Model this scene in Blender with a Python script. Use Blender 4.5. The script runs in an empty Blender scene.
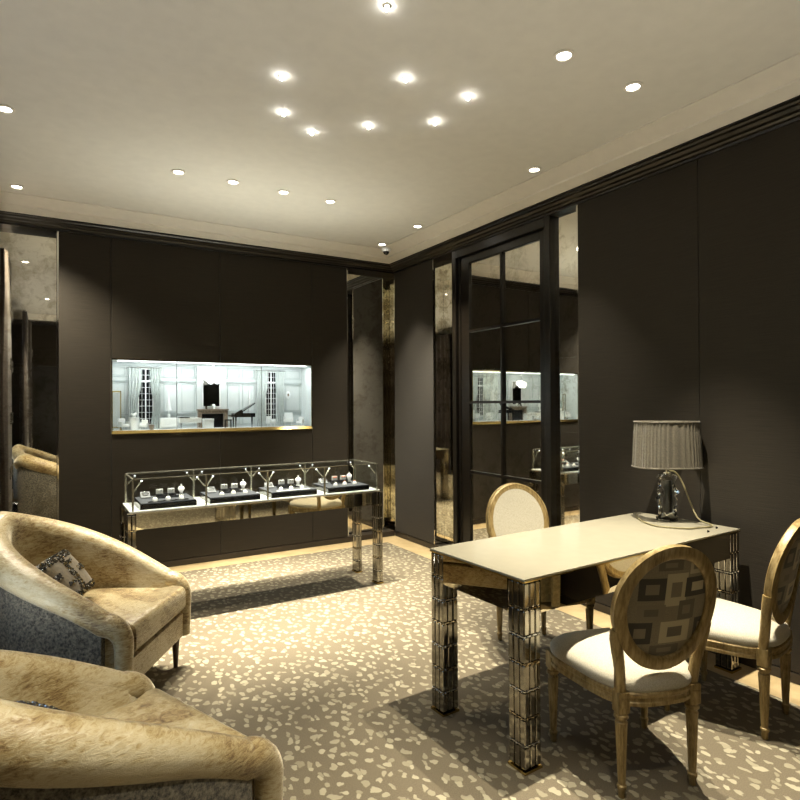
import bpy, bmesh, math, random
from mathutils import Vector, Matrix, Euler
random.seed(7)
S = bpy.context.scene
COL = S.collection
PI = math.pi
R = math.radians

# ------------------------------------------------------------------ helpers
class MB:
    """collects shapes that become ONE mesh object"""
    def __init__(self):
        self.v = []; self.f = []; self.m = []
    def add(self, vs, fs, mi=0):
        o = len(self.v)
        self.v += [tuple(p) for p in vs]
        self.f += [tuple(i + o for i in f) for f in fs]
        self.m += [mi] * len(fs)
        return self
    def box(self, x0, x1, y0, y1, z0, z1, mi=0, M=None):
        vs = [Vector((x, y, z)) for x in (x0, x1) for y in (y0, y1) for z in (z0, z1)]
        if M is not None: vs = [M @ v for v in vs]
        fs = [(0, 1, 3, 2), (4, 6, 7, 5), (0, 4, 5, 1), (2, 3, 7, 6), (0, 2, 6, 4), (1, 5, 7, 3)]
        return self.add(vs, fs, mi)
    def cbox(self, c, s, mi=0, M=None):
        return self.box(c[0]-s[0]/2, c[0]+s[0]/2, c[1]-s[1]/2, c[1]+s[1]/2, c[2]-s[2]/2, c[2]+s[2]/2, mi, M)
    def loft(self, rings, closed=True, caps=True, mi=0, ringclosed=False):
        n = len(rings[0]); vs = [p for r in rings for p in r]; fs = []
        K = len(rings)
        for k in range(K if ringclosed else K - 1):
            a = k * n; b = ((k + 1) % K) * n
            for i in range(n if closed else n - 1):
                j = (i + 1) % n
                fs.append((a + i, a + j, b + j, b + i))
        if caps and closed and not ringclosed:
            fs.append(tuple(range(n - 1, -1, -1)))
            fs.append(tuple((K - 1) * n + i for i in range(n)))
        return self.add(vs, fs, mi)
    def lathe(self, prof, c=(0, 0, 0), seg=20, mi=0, M=None, flutes=None):
        rings = []
        for k, (r, z) in enumerate(prof):
            ring = []
            for i in range(seg):
                a = 2 * PI * i / seg; rr = r
                if flutes and flutes[0] <= k <= flutes[1]:
                    rr = r * (1 - .13 * (0.5 + 0.5 * math.cos(flutes[2] * a)))
                p = Vector((c[0] + rr * math.cos(a), c[1] + rr * math.sin(a), c[2] + z))
                ring.append(M @ p if M is not None else p)
            rings.append(ring)
        return self.loft(rings, mi=mi)
    def cyl(self, p0, p1, r0, r1=None, seg=12, mi=0):
        return self.tube([p0, p1], [r0, r0 if r1 is None else r1], seg, mi)
    def tube(self, path, rad, seg=10, mi=0, caps=True, closed=False):
        P = [Vector(p) for p in path]; n = len(P)
        if not hasattr(rad, '__len__'): rad = [rad] * n
        T = []
        for i in range(n):
            if closed: t = P[(i + 1) % n] - P[i - 1]
            else: t = P[min(i + 1, n - 1)] - P[max(i - 1, 0)]
            T.append(t.normalized())
        up = Vector((0, 0, 1)) if abs(T[0].z) < .9 else Vector((1, 0, 0))
        N = (up - T[0] * up.dot(T[0])).normalized()
        rings = []
        for i in range(n):
            N = (N - T[i] * N.dot(T[i])).normalized(); B = T[i].cross(N)
            rings.append([P[i] + (N * math.cos(2*PI*k/seg) + B * math.sin(2*PI*k/seg)) * rad[i] for k in range(seg)])
        return self.loft(rings, caps=caps, mi=mi, ringclosed=closed)
    def sphere(self, c, r, seg=14, rings=8, sc=(1, 1, 1), mi=0, M=None):
        rs = []
        for k in range(rings + 1):
            t = PI * k / rings; rr = max(math.sin(t), 1e-3)
            ring = []
            for i in range(seg):
                a = 2 * PI * i / seg
                p = Vector((c[0] + r*sc[0]*rr*math.cos(a), c[1] + r*sc[1]*rr*math.sin(a), c[2] - r*sc[2]*math.cos(t)))
                ring.append(M @ p if M is not None else p)
            rs.append(ring)
        return self.loft(rs, mi=mi)
    def prism(self, poly, z0, z1, mi=0, M=None):
        a = [Vector((p[0], p[1], z0)) for p in poly]; b = [Vector((p[0], p[1], z1)) for p in poly]
        if M is not None: a = [M @ p for p in a]; b = [M @ p for p in b]
        return self.loft([a, b], mi=mi)
    def build(self, name, mats, parent=None, smooth=False, bevel=0, loc=None, rot=None, angle=40, seg=2):
        me = bpy.data.meshes.new(name); me.from_pydata(self.v, [], self.f)
        if not isinstance(mats, (list, tuple)): mats = [mats]
        for m in mats: me.materials.append(m)
        me.polygons.foreach_set('material_index', self.m)
        bm = bmesh.new(); bm.from_mesh(me); bmesh.ops.recalc_face_normals(bm, faces=bm.faces); bm.to_mesh(me); bm.free()
        if smooth:
            me.polygons.foreach_set('use_smooth', [True] * len(me.polygons))
            if angle < 180: me.set_sharp_from_angle(angle=R(angle))
        me.update()
        o = bpy.data.objects.new(name, me); COL.objects.link(o)
        if parent is not None: o.parent = parent
        if loc is not None: o.location = loc
        if rot is not None: o.rotation_euler = rot
        if bevel:
            b = o.modifiers.new('bevel', 'BEVEL'); b.width = bevel; b.segments = seg; b.limit_method = 'ANGLE'; b.angle_limit = R(35)
        return o

def tag(o, label=None, cat=None, group=None, kind=None):
    if label: o['label'] = label
    if cat: o['category'] = cat
    if group: o['group'] = group
    if kind: o['kind'] = kind
    return o
def thing(name, label, cat, loc=(0, 0, 0), rz=0, group=None):
    o = bpy.data.objects.new(name, None); COL.objects.link(o)
    o.empty_display_size = .05; o.location = loc; o.rotation_euler = (0, 0, rz)
    return tag(o, label, cat, group)
def copy_tree(o, parent=None):
    c = o.copy(); COL.objects.link(c)
    if parent is not None: c.parent = parent
    for ch in o.children: copy_tree(ch, c)
    return c
def smooth01(t):
    t = max(0, min(1, t)); return t * t * (3 - 2 * t)

# ------------------------------------------------------------------ materials
def mat(name):
    m = bpy.data.materials.new(name); m.use_nodes = True
    nt = m.node_tree; return m, nt, nt.nodes['Principled BSDF']
def N(nt, t, **kw):
    n = nt.nodes.new(t)
    for k, v in kw.items():
        if k in n.inputs: n.inputs[k].default_value = v
        else: setattr(n, k, v)
    return n
def ramp(nt, fac, stops, interp='LINEAR'):
    r = nt.nodes.new('ShaderNodeValToRGB'); r.color_ramp.interpolation = interp
    e = r.color_ramp.elements
    while len(e) < len(stops): e.new(.5)
    for i, (p, c) in enumerate(stops):
        e[i].position = p; e[i].color = (*c, 1) if len(c) == 3 else c
    nt.links.new(fac, r.inputs[0]); return r.outputs[0]
def coords(nt, scale=(1, 1, 1), kind='Object', rot=(0, 0, 0)):
    tc = nt.nodes.new('ShaderNodeTexCoord'); mp = nt.nodes.new('ShaderNodeMapping')
    mp.inputs['Scale'].default_value = scale; mp.inputs['Rotation'].default_value = rot
    nt.links.new(tc.outputs[kind], mp.inputs[0]); return mp.outputs[0]
def noise(nt, vec, scale, detail=3, rough=.5, dist=0):
    n = N(nt, 'ShaderNodeTexNoise', Scale=scale, Detail=detail, Roughness=rough, Distortion=dist)
    nt.links.new(vec, n.inputs['Vector']); return n.outputs['Fac']
def bump(nt, b, h, strength=.3, dist=.01):
    n = N(nt, 'ShaderNodeBump', Strength=strength, Distance=dist)
    nt.links.new(h, n.inputs['Height']); nt.links.new(n.outputs[0], b.inputs['Normal'])
def plain(name, c, rough=.5, metal=0, spec=.5, coat=0):
    m, nt, b = mat(name)
    b.inputs['Base Color'].default_value = (*c, 1); b.inputs['Roughness'].default_value = rough
    b.inputs['Metallic'].default_value = metal; b.inputs['Specular IOR Level'].default_value = spec
    b.inputs['Coat Weight'].default_value = coat
    n = noise(nt, coords(nt), 14, 2)
    mx = nt.nodes.new('ShaderNodeMix'); mx.data_type = 'RGBA'; mx.blend_type = 'MULTIPLY'; mx.inputs[0].default_value = .12
    mx.inputs[6].default_value = (*c, 1); nt.links.new(n, mx.inputs[7]); nt.links.new(mx.outputs[2], b.inputs['Base Color'])
    return m
def emit(name, c, s):
    m = bpy.data.materials.new(name); m.use_nodes = True; nt = m.node_tree; nt.nodes.clear()
    e = N(nt, 'ShaderNodeEmission', Strength=s); e.inputs[0].default_value = (*c, 1)
    o = nt.nodes.new('ShaderNodeOutputMaterial'); nt.links.new(e.outputs[0], o.inputs[0]); return m
def thin_glass(name, tint=(.96, .98, .97), refl=1.0):
    m = bpy.data.materials.new(name); m.use_nodes = True; nt = m.node_tree; nt.nodes.clear()
    t = nt.nodes.new('ShaderNodeBsdfTransparent'); t.inputs[0].default_value = (*tint, 1)
    g = nt.nodes.new('ShaderNodeBsdfGlossy'); g.inputs['Roughness'].default_value = .01
    lw = N(nt, 'ShaderNodeLayerWeight', Blend=.5); pw = N(nt, 'ShaderNodeMath', operation='POWER'); pw.inputs[1].default_value = 5
    nt.links.new(lw.outputs['Facing'], pw.inputs[0])
    mu = N(nt, 'ShaderNodeMath', operation='MULTIPLY_ADD'); mu.inputs[1].default_value = .9 * refl; mu.inputs[2].default_value = .04 * refl
    nt.links.new(pw.outputs[0], mu.inputs[0])
    x = nt.nodes.new('ShaderNodeMixShader'); o = nt.nodes.new('ShaderNodeOutputMaterial')
    nt.links.new(mu.outputs[0], x.inputs[0]); nt.links.new(t.outputs[0], x.inputs[1]); nt.links.new(g.outputs[0], x.inputs[2]); nt.links.new(x.outputs[0], o.inputs[0])
    return m
def crystal(name, tint=(.95, .96, .93)):
    m, nt, b = mat(name)
    b.inputs['Base Color'].default_value = (*tint, 1); b.inputs['Transmission Weight'].default_value = 1
    b.inputs['Roughness'].default_value = .02; b.inputs['IOR'].default_value = 1.5
    n = noise(nt, coords(nt), 25, 2); bump(nt, b, n, .15, .004)
    return m

def wall_fabric():
    m, nt, b = mat('dark_ribbed_fabric')
    v = coords(nt, (3, 3, 160)); n1 = noise(nt, v, 1.6, 4, .6)
    n2 = noise(nt, coords(nt), 1.3, 2)
    c = ramp(nt, n1, [(.3, (.0145, .0108, .0062)), (.75, (.028, .0210, .0120))])
    nt.links.new(c, b.inputs['Base Color']); b.inputs['Roughness'].default_value = .62
    b.inputs['Sheen Weight'].default_value = .12; b.inputs['Specular IOR Level'].default_value = .25
    bump(nt, b, n1, .35, .004); return m
def dark_wood(name='espresso_wood', lo=(.004, .003, .002), hi=(.012, .009, .006), rough=.28, scale=(2, 2, 30)):
    m, nt, b = mat(name)
    n1 = noise(nt, coords(nt, scale), 2, 4, .6)
    nt.links.new(ramp(nt, n1, [(.3, lo), (.7, hi)]), b.inputs['Base Color'])
    b.inputs['Roughness'].default_value = rough; bump(nt, b, n1, .08, .003); return m
def antique_mirror(name, tint=(.90, .88, .80), dark=(.58, .54, .44), rough=.008, lo=.30, hi=.52):
    m, nt, b = mat(name)
    v = coords(nt); n1 = noise(nt, v, 16, 6, .7, .6); n2 = noise(nt, v, 3, 3)
    mx = N(nt, 'ShaderNodeMath', operation='MULTIPLY'); nt.links.new(n1, mx.inputs[0]); nt.links.new(n2, mx.inputs[1])
    ad = N(nt, 'ShaderNodeMath', operation='MULTIPLY'); nt.links.new(mx.outputs[0], ad.inputs[0]); ad.inputs[1].default_value = 2
    nt.links.new(ramp(nt, ad.outputs[0], [(lo, dark), (hi, tint)]), b.inputs['Base Color'])
    b.inputs['Metallic'].default_value = 1
    mr = N(nt, 'ShaderNodeMapRange'); mr.inputs['To Min'].default_value = .05; mr.inputs['To Max'].default_value = rough
    mr.inputs['From Min'].default_value = .3; mr.inputs['From Max'].default_value = .55
    nt.links.new(ad.outputs[0], mr.inputs['Value']); nt.links.new(mr.outputs[0], b.inputs['Roughness'])
    return m
def mirror(name, tint, rough=.02):
    m, nt, b = mat(name)
    n = noise(nt, coords(nt), 6, 2)
    nt.links.new(ramp(nt, n, [(.3, tuple(x * .9 for x in tint)), (.7, tint)]), b.inputs['Base Color'])
    b.inputs['Metallic'].default_value = 1; b.inputs['Roughness'].default_value = rough; return m
def carpet_mat():
    m, nt, b = mat('leaf_spot_carpet')
    tc = nt.nodes.new('ShaderNodeTexCoord')
    nz = N(nt, 'ShaderNodeTexNoise', Scale=14, Detail=3); nt.links.new(tc.outputs['Object'], nz.inputs['Vector'])
    sub = N(nt, 'ShaderNodeVectorMath', operation='SUBTRACT'); nt.links.new(nz.outputs['Color'], sub.inputs[0]); sub.inputs[1].default_value = (.5, .5, .5)
    sc = N(nt, 'ShaderNodeVectorMath', operation='SCALE'); nt.links.new(sub.outputs[0], sc.inputs[0]); sc.inputs['Scale'].default_value = .075
    ad = N(nt, 'ShaderNodeVectorMath', operation='ADD'); nt.links.new(tc.outputs['Object'], ad.inputs[0]); nt.links.new(sc.outputs[0], ad.inputs[1])
    def spots(rotz, scale, stretch, r0, soft, rnd=.9):
        mp = nt.nodes.new('ShaderNodeMapping'); mp.inputs['Rotation'].default_value = (0, 0, rotz)
        mp.inputs['Scale'].default_value = (scale * stretch, scale, 1); nt.links.new(ad.outputs[0], mp.inputs[0])
        vo = N(nt, 'ShaderNodeTexVoronoi', voronoi_dimensions='2D', Scale=1, Randomness=rnd); nt.links.new(mp.outputs[0], vo.inputs['Vector'])
        sz = N(nt, 'ShaderNodeSeparateColor'); nt.links.new(vo.outputs['Color'], sz.inputs[0])
        th = N(nt, 'ShaderNodeMapRange'); th.inputs['To Min'].default_value = r0 * .72; th.inputs['To Max'].default_value = r0 * 1.2; nt.links.new(sz.outputs[0], th.inputs['Value'])
        d = N(nt, 'ShaderNodeMath', operation='SUBTRACT'); nt.links.new(th.outputs[0], d.inputs[0]); nt.links.new(vo.outputs['Distance'], d.inputs[1])
        mr = N(nt, 'ShaderNodeMapRange'); mr.inputs['From Min'].default_value = -soft; mr.inputs['From Max'].default_value = soft; nt.links.new(d.outputs[0], mr.inputs['Value'])
        return mr.outputs[0], sz.outputs[1]
    a, tone = spots(.6, 15.5, 1.5, .285, .03)
    fine = N(nt, 'ShaderNodeTexNoise', Scale=260, Detail=2); nt.links.new(tc.outputs['Object'], fine.inputs['Vector'])
    base = ramp(nt, fine.outputs['Fac'], [(.3, (.105, .083, .052)), (.7, (.165, .135, .088))])
    spot = ramp(nt, tone, [(0, (.235, .205, .135)), (1, (.37, .33, .23))])
    mx = nt.nodes.new('ShaderNodeMix'); mx.data_type = 'RGBA'
    nt.links.new(a, mx.inputs[0]); nt.links.new(base, mx.inputs[6]); nt.links.new(spot, mx.inputs[7])
    nt.links.new(mx.outputs[2], b.inputs['Base Color']); b.inputs['Roughness'].default_value = .8
    b.inputs['Specular IOR Level'].default_value = .2; b.inputs['Sheen Weight'].default_value = .15
    h = N(nt, 'ShaderNodeMath', operation='MULTIPLY_ADD'); nt.links.new(fine.outputs['Fac'], h.inputs[0]); h.inputs[1].default_value = .3; nt.links.new(a, h.inputs[2])
    bump(nt, b, h.outputs[0], .35, .006); return m
def velvet():
    m, nt, b = mat('crushed_champagne_velvet')
    v = coords(nt); big = noise(nt, v, 3.2, 5, .62, .6); fine = noise(nt, coords(nt, (9, 9, 30)), 3.5, 6, .75, .8)
    mul = N(nt, 'ShaderNodeMath', operation='MULTIPLY_ADD'); nt.links.new(fine, mul.inputs[0]); mul.inputs[1].default_value = .55; 
    sc = N(nt, 'ShaderNodeMath', operation='MULTIPLY'); nt.links.new(big, sc.inputs[0]); sc.inputs[1].default_value = .55; nt.links.new(sc.outputs[0], mul.inputs[2])
    c = ramp(nt, mul.outputs[0], [(.40, (.055, .026, .008)), (.465, (.17, .10, .034)), (.53, (.33, .245, .108)), (.66, (.55, .48, .32))])
    nt.links.new(c, b.inputs['Base Color']); b.inputs['Sheen Weight'].default_value = .9; b.inputs['Sheen Roughness'].default_value = .35
    b.inputs['Sheen Tint'].default_value = (1, .92, .72, 1); b.inputs['Specular IOR Level'].default_value = .55
    rr = N(nt, 'ShaderNodeMapRange'); rr.inputs['To Min'].default_value = .5; rr.inputs['To Max'].default_value = .24
    rr.inputs['From Min'].default_value = .4; rr.inputs['From Max'].default_value = .65; nt.links.new(mul.outputs[0], rr.inputs['Value']); nt.links.new(rr.outputs[0], b.inputs['Roughness'])
    bump(nt, b, fine, .35, .01); return m
def weave(name, lo, hi, scale=220, rough=.85, strength=.4):
    m, nt, b = mat(name)
    v = coords(nt, (1, 1, 1)); n1 = noise(nt, v, scale, 3, .7); n2 = noise(nt, coords(nt, (1, 1, 1)), 5, 2)
    nt.links.new(ramp(nt, n1, [(.35, lo), (.65, hi)]), b.inputs['Base Color'])
    b.inputs['Roughness'].default_value = rough; b.inputs['Sheen Weight'].default_value = .2; bump(nt, b, n1, strength, .004); return m
def gilt(name='aged_gilt_wood', lo=(.15, .095, .028), mid=(.30, .21, .082), hi=(.44, .33, .15)):
    m, nt, b = mat(name)
    n1 = noise(nt, coords(nt, (14, 14, 3)), 4, 5, .65); 
    nt.links.new(ramp(nt, n1, [(.32, lo), (.5, mid), (.68, hi)]), b.inputs['Base Color'])
    b.inputs['Metallic'].default_value = .25; b.inputs['Roughness'].default_value = .42; bump(nt, b, n1, .12, .003); return m
def geo_fabric():
    """woven upholstery with a printed pattern of nested rectangles (object x across, z up)"""
    m, nt, b = mat('nested_rectangle_fabric')
    tc = nt.nodes.new('ShaderNodeTexCoord'); sx = nt.nodes.new('ShaderNodeSeparateXYZ'); nt.links.new(tc.outputs['Object'], sx.inputs[0])
    n1 = noise(nt, tc.outputs['Object'], 240, 2, .6)
    cur = ramp(nt, n1, [(.3, (.20, .165, .100)), (.7, (.27, .225, .145))])
    D = (.040, .032, .020); L = (.50, .43, .27); T = (.22, .18, .115); M2 = (.13, .105, .066)
    def half(out, c, h):
        a = N(nt, 'ShaderNodeMath', operation='SUBTRACT'); nt.links.new(out, a.inputs[0]); a.inputs[1].default_value = c
        q = N(nt, 'ShaderNodeMath', operation='ABSOLUTE'); nt.links.new(a.outputs[0], q.inputs[0])
        l = N(nt, 'ShaderNodeMath', operation='LESS_THAN'); nt.links.new(q.outputs[0], l.inputs[0]); l.inputs[1].default_value = h
        return l.outputs[0]
    def rect(cx, cz, w, h, col):
        nonlocal cur
        mu = N(nt, 'ShaderNodeMath', operation='MULTIPLY'); nt.links.new(half(sx.outputs[0], cx, w/2), mu.inputs[0]); nt.links.new(half(sx.outputs[2], cz, h/2), mu.inputs[1])
        x = nt.nodes.new('ShaderNodeMix'); x.data_type = 'RGBA'; nt.links.new(mu.outputs[0], x.inputs[0]); nt.links.new(cur, x.inputs[6]); x.inputs[7].default_value = (*col, 1)
        cur = x.outputs[2]
    for cx, cz, w, h, a, c in [(-.075, .075, .105, .085, D, T), (.022, .07, .088, .125, L, T), (.115, .075, .11, .075, D, L),
                               (-.07, -.015, .11, .06, T, M2), (.075, -.012, .07, .075, M2, T), (-.105, -.095, .09, .085, D, T),
                               (.035, -.095, .125, .085, L, M2), (.10, .155, .055, .06, L, T), (-.01, .165, .10, .04, M2, T), (0, -.165, .12, .04, M2, T), (.155, -.09, .07, .075, D, T)]:
        rect(cx, cz, w, h, a); rect(cx, cz, w * .5, h * .46, c)
    nt.links.new(cur, b.inputs['Base Color']); b.inputs['Roughness'].default_value = .7; b.inputs['Sheen Weight'].default_value = .2
    bump(nt, b, n1, .25, .003); return m

M = {}
M['fabric'] = wall_fabric()
M['wood'] = dark_wood()
M['base'] = dark_wood('stained_baseboard', (.016, .012, .009), (.030, .022, .015), .38, (2, 2, 20))
M['antique'] = antique_mirror('antique_mirror')
M['doormirror'] = antique_mirror('smoked_antique_mirror', (.78, .75, .67), (.55, .51, .42), .008, .28, .5)
M['ceiling'] = plain('ceiling_paint', (.70, .68, .62), .75, 0, .3)
M['cornice'] = plain('cornice_paint', (.78, .74, .66), .55, 0, .3)
M['carpet'] = carpet_mat()
M['oak'] = dark_wood('pale_oak', (.40, .29, .145), (.56, .43, .24), .42, (3, 3, 3))
M['velvet'] = velvet()
M['boucle'] = weave('grey_boucle', (.026, .024, .020), (.22, .195, .145), 85, .9, .8)
M['cream'] = weave('cream_linen', (.36, .325, .24), (.52, .475, .37), 260, .8, .35)
M['gilt'] = gilt()
M['geo'] = geo_fabric()
M['chrome'] = mirror('polished_chrome', (.85, .83, .76), .06)
M['bronzemirror'] = mirror('bronze_tinted_mirror', (.66, .58, .42), .015)
M['casemirror'] = mirror('warm_mirror', (.80, .76, .62), .02)
M['darkmirror'] = mirror('dim_mirror', (.16, .16, .14), .05)
M['brass'] = mirror('polished_brass', (.50, .37, .14), .16)
M['glass'] = thin_glass('clear_glass')
M['caseglass'] = thin_glass('display_glass', (.97, .985, .975), .6)
M['steel'] = plain('bright_steel', (.42, .41, .33), .22, .8)
M['crystal'] = crystal('cut_crystal')
M['legbar'] = mirror('silvered_glass_bar', (.38, .355, .30), .08)
M['desktop'] = plain('cream_lacquered_glass', (.30, .275, .205), .14, 0, .6)
M['white'] = plain('white_lacquer', (.80, .82, .82), .5)
M['palefloor'] = plain('pale_lining', (.42, .43, .43), .5)
M['jewelwhite'] = plain('white_display_velvet', (.42, .42, .42), .6)
M['salonwall'] = plain('white_panelling', (.60, .64, .64), .6)
M['moulding'] = plain('painted_shade_moulding', (.46, .52, .52), .6)  # greyer than the wall: shading of the mouldings put into the colour
M['black'] = plain('black_lacquer', (.008, .008, .009), .15)
M['greytray'] = weave('grey_suede', (.050, .053, .062), (.080, .083, .095), 200, .7, .1)
M['traysuede'] = plain('slate_tray', (.032, .034, .042), .7, 0, .2)
M['walnut'] = dark_wood('walnut_leg', (.035, .017, .008), (.085, .045, .022), .3)
M['curtain'] = weave('brown_velvet_curtain', (.018, .012, .009), (.048, .032, .024), 60, .7, .15)
M['goldcurtain'] = weave('gold_silk_curtain', (.28, .22, .10), (.48, .39, .20), 40, .45, .15)
M['minicurtain'] = weave('pale_silk', (.36, .40, .39), (.50, .54, .53), 90, .6, .1)
M['nightpane'] = plain('dark_pane', (.012, .014, .017), .12)
M['stone'] = weave('brown_marble', (.10, .07, .045), (.26, .20, .14), 70, .35, .1)
M['silver'] = mirror('silver', (.82, .82, .80), .15)
M['pillow'] = weave('olive_brown_satin', (.075, .055, .026), (.15, .11, .055), 60, .45, .15)
M['bead'] = plain('dark_beads', (.035, .03, .022), .2)
M['coral'] = plain('coral', (.65, .16, .08), .35)
M['pleat'] = weave('grey_pleated_silk', (.055, .047, .032), (.125, .108, .076), 160, .55, .2)
M['cord'] = plain('olive_cord', (.20, .17, .085), .5)
M['shadein'] = plain('white_lining', (.75, .70, .58), .7)
M['lampglow'] = emit('lit_lens', (1, .95, .84), 25)
M['starglow'] = emit('lit_crystal', (1, .98, .93), 90)
M['globeglow'] = emit('lit_globe', (1, 1, 1), 3.0)
M['ledglow'] = emit('lit_led', (.95, .98, 1), 5)
M['plaster'] = plain('beige_plaster', (.42, .34, .19), .8)
M['hall'] = plain('dark_hall', (.02, .018, .015), .7)

# ------------------------------------------------------------------ the room
CZ = 3.02          # ceiling
D = .12            # depth of the mirror recesses behind the fabric panels
XL, YF = -4.05, -6.40

b = MB().box(XL - .1, .3, YF - .1, .5, -.06, -.002); tag(b.build('floor', M['oak']), 'pale oak floor showing as a border around the carpet', kind='structure')
b = MB().box(-3.62, -.22, -6.2, -.215, -.0018, -.0002)
tag(b.build('fitted_carpet', M['carpet']), 'taupe carpet with cream leaf shaped spots covering the oak floor', 'carpet')
b = MB().box(XL - .1, .3, YF - .1, .6, CZ, CZ + .1); tag(b.build('ceiling', M['ceiling']), kind='structure')

NX0, NX1, NZ0, NZ1 = -2.793, -.966, 1.200, 1.842       # diorama opening
b = MB(); y0, y1 = D + .012, .5
b.box(XL - .1, NX0 - .02, y0, y1, 0, CZ); b.box(NX1 + .02, .3, y0, y1, 0, CZ)
b.box(NX0 - .02, NX1 + .02, y0, y1, 0, NZ0 - .02); b.box(NX0 - .02, NX1 + .02, y0, y1, NZ1 + .02, CZ)
wall_back = tag(b.build('wall_back', M['wood']), kind='structure')
b = MB().box(D + .012, .3, YF, .14, 0, CZ); wall_right = tag(b.build('wall_right', M['wood']), kind='structure')
b = MB()
WY0, WY1, WZ0, WZ1 = -3.72, -2.58, .5, 2.55
b.box(XL - .12, XL, YF, WY0, 0, CZ); b.box(XL - .12, XL, WY1, .5, 0, CZ); b.box(XL - .12, XL, WY0, WY1, 0, WZ0); b.box(XL - .12, XL, WY0, WY1, WZ1, CZ)
wall_left = tag(b.build('wall_left', M['wood']), kind='structure')
b = MB(); b.box(XL, -3.65, YF - .1, YF, 0, CZ); b.box(-2.55, .3, YF - .1, YF, 0, CZ); b.box(-3.65, -2.55, YF - .1, YF, 2.15, CZ)
wall_front = tag(b.build('wall_front', M['fabric']), kind='structure')
b = MB(); b.box(-3.65, -2.55, YF - .1, YF - .06, 0, 2.15); tag(b.build('door_2', M['hall']), kind='structure')

# unseen window added in the left wall to bring in cool daylight
w = thing('added_window_1', None, None, (XL - .06, (WY0 + WY1) / 2, 0)); w['kind'] = 'structure'
b = MB(); hw = (WY1 - WY0) / 2
for s in (-1, 1): b.box(-.03, .03, s * hw - .03, s * hw + .03, WZ0 - .03, WZ1 + .03)
for z in (WZ0, WZ1): b.box(-.03, .03, -hw, hw, z - .03, z + .03)
b.box(-.02, .02, -.02, .02, WZ0, WZ1); b.build('window_frame', M['white'], w)
MB().box(-.004, .004, -hw, hw, WZ0, WZ1).build('window_pane', M['glass'], w)

# fabric faced panels (boxes standing proud of the mirrors)
PT = 2.89
def panel(parent, x0, x1, yy0, yy1, z0, z1, mats=None, side=None):
    MB().box(x0, x1, yy0, yy1, z0, z1).build('fabric_panel', M['fabric'], parent, bevel=.002)
g = .0018
PX = [-3.183, -2.796, -1.881, -.963, -.569]
panel(wall_back, PX[0] + g, PX[1] - g, 0, D, .06, PT)
panel(wall_back, PX[3] + g, PX[4] - g, 0, D, .06, PT)
for a_, c_ in ((PX[1], PX[2]), (PX[2], PX[3])):
    panel(wall_back, a_ + g, c_ - g, 0, D, .06, NZ0); panel(wall_back, a_ + g, c_ - g, 0, D, NZ1, PT)
panel(wall_right, 0, D, -.76, -.012, .06, PT)
panel(wall_right, 0, D, -3.509 + g, -2.600, .06, PT)
panel(wall_right, 0, D, -4.62 + g, -3.509 - g, .06, PT)
panel(wall_right, 0, D, YF, -4.62 - g, .06, PT)
# chrome edges of the panels
def edge(parent, x, y, z0=.06, z1=PT, s=.006):
    MB().box(x - s, x + s, y - s, y + s, z0, z1).build('chrome_edge', M['chrome'], parent)
edge(wall_back, PX[0] - .004, .006); edge(wall_back, PX[4] + .004, .006)
edge(wall_right, .006, -.764); edge(wall_right, .006, -2.596); edge(wall_right, .006, -.008)

# antique mirrors
def wall_mirror(label, boxes, m='antique'):
    t = thing('wall_mirror', label, 'mirror', (sum(q[0] + q[1] for q in boxes) / len(boxes) / 2, sum(q[2] + q[3] for q in boxes) / len(boxes) / 2, boxes[0][4]))
    for q in boxes:
        MB().box(q[0] - t.location.x, q[1] - t.location.x, q[2] - t.location.y, q[3] - t.location.y, q[4] - t.location.z, q[5] - t.location.z).build('mirror_sheet', M[m], t)
    ax = 0 if boxes[0][1] - boxes[0][0] > boxes[0][3] - boxes[0][2] else 1
    for q in boxes[:-1]:
        z = q[5] - t.location.z
        x0, x1, y0, y1 = q[0] - t.location.x, q[1] - t.location.x, q[2] - t.location.y, q[3] - t.location.y
        if ax == 0: y0 -= .002
        else: x0 -= .002
        MB().box(x0, x1, y0, y1, z - .001, z + .004).build('bevelled_seam', M['chrome'], t)
    return t
zs = [.065, .60, 1.222, 1.782, PT]
wall_mirror('mottled antique mirror in stacked sheets at the far left of the back wall', [(XL + .02, PX[0] - .012, D, D + .01, zs[i] + .0015, zs[i + 1] - .0015) for i in range(4)])
zz = [.065, 1.45, PT]
wall_mirror('narrow mottled mirror strip on the back wall at the corner', [(PX[4] + .012, D - .002, D, D + .01, zz[i] + .0015, zz[i + 1] - .0015) for i in range(2)])
wall_mirror('narrow mottled mirror strip between corner panel and black framed door', [(D, D + .01, -1.075, -.762, zz[i] + .0015, zz[i + 1] - .0015) for i in range(2)])
wall_mirror('narrow mottled mirror strip right of the black framed door', [(.052, D, -2.598, -2.328, zs[i] + .0015, zs[i + 1] - .0015) for i in range(4)])
wall_mirror('thin mirror facing the side of the corner fabric panel beside the door', [(.008, D - .001, -.7655, -.7605, zz[i] + .0015, zz[i + 1] - .0015) for i in range(2)])
wall_mirror('thin mirror facing the hidden side of the corner fabric panel', [(.008, D - .001, -.0115, -.004, .065, PT)])

wall_mirror('thin mirror in the corner recess of the right wall', [(D, D + .01, -.011, D - .003, .065, PT)])
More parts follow.
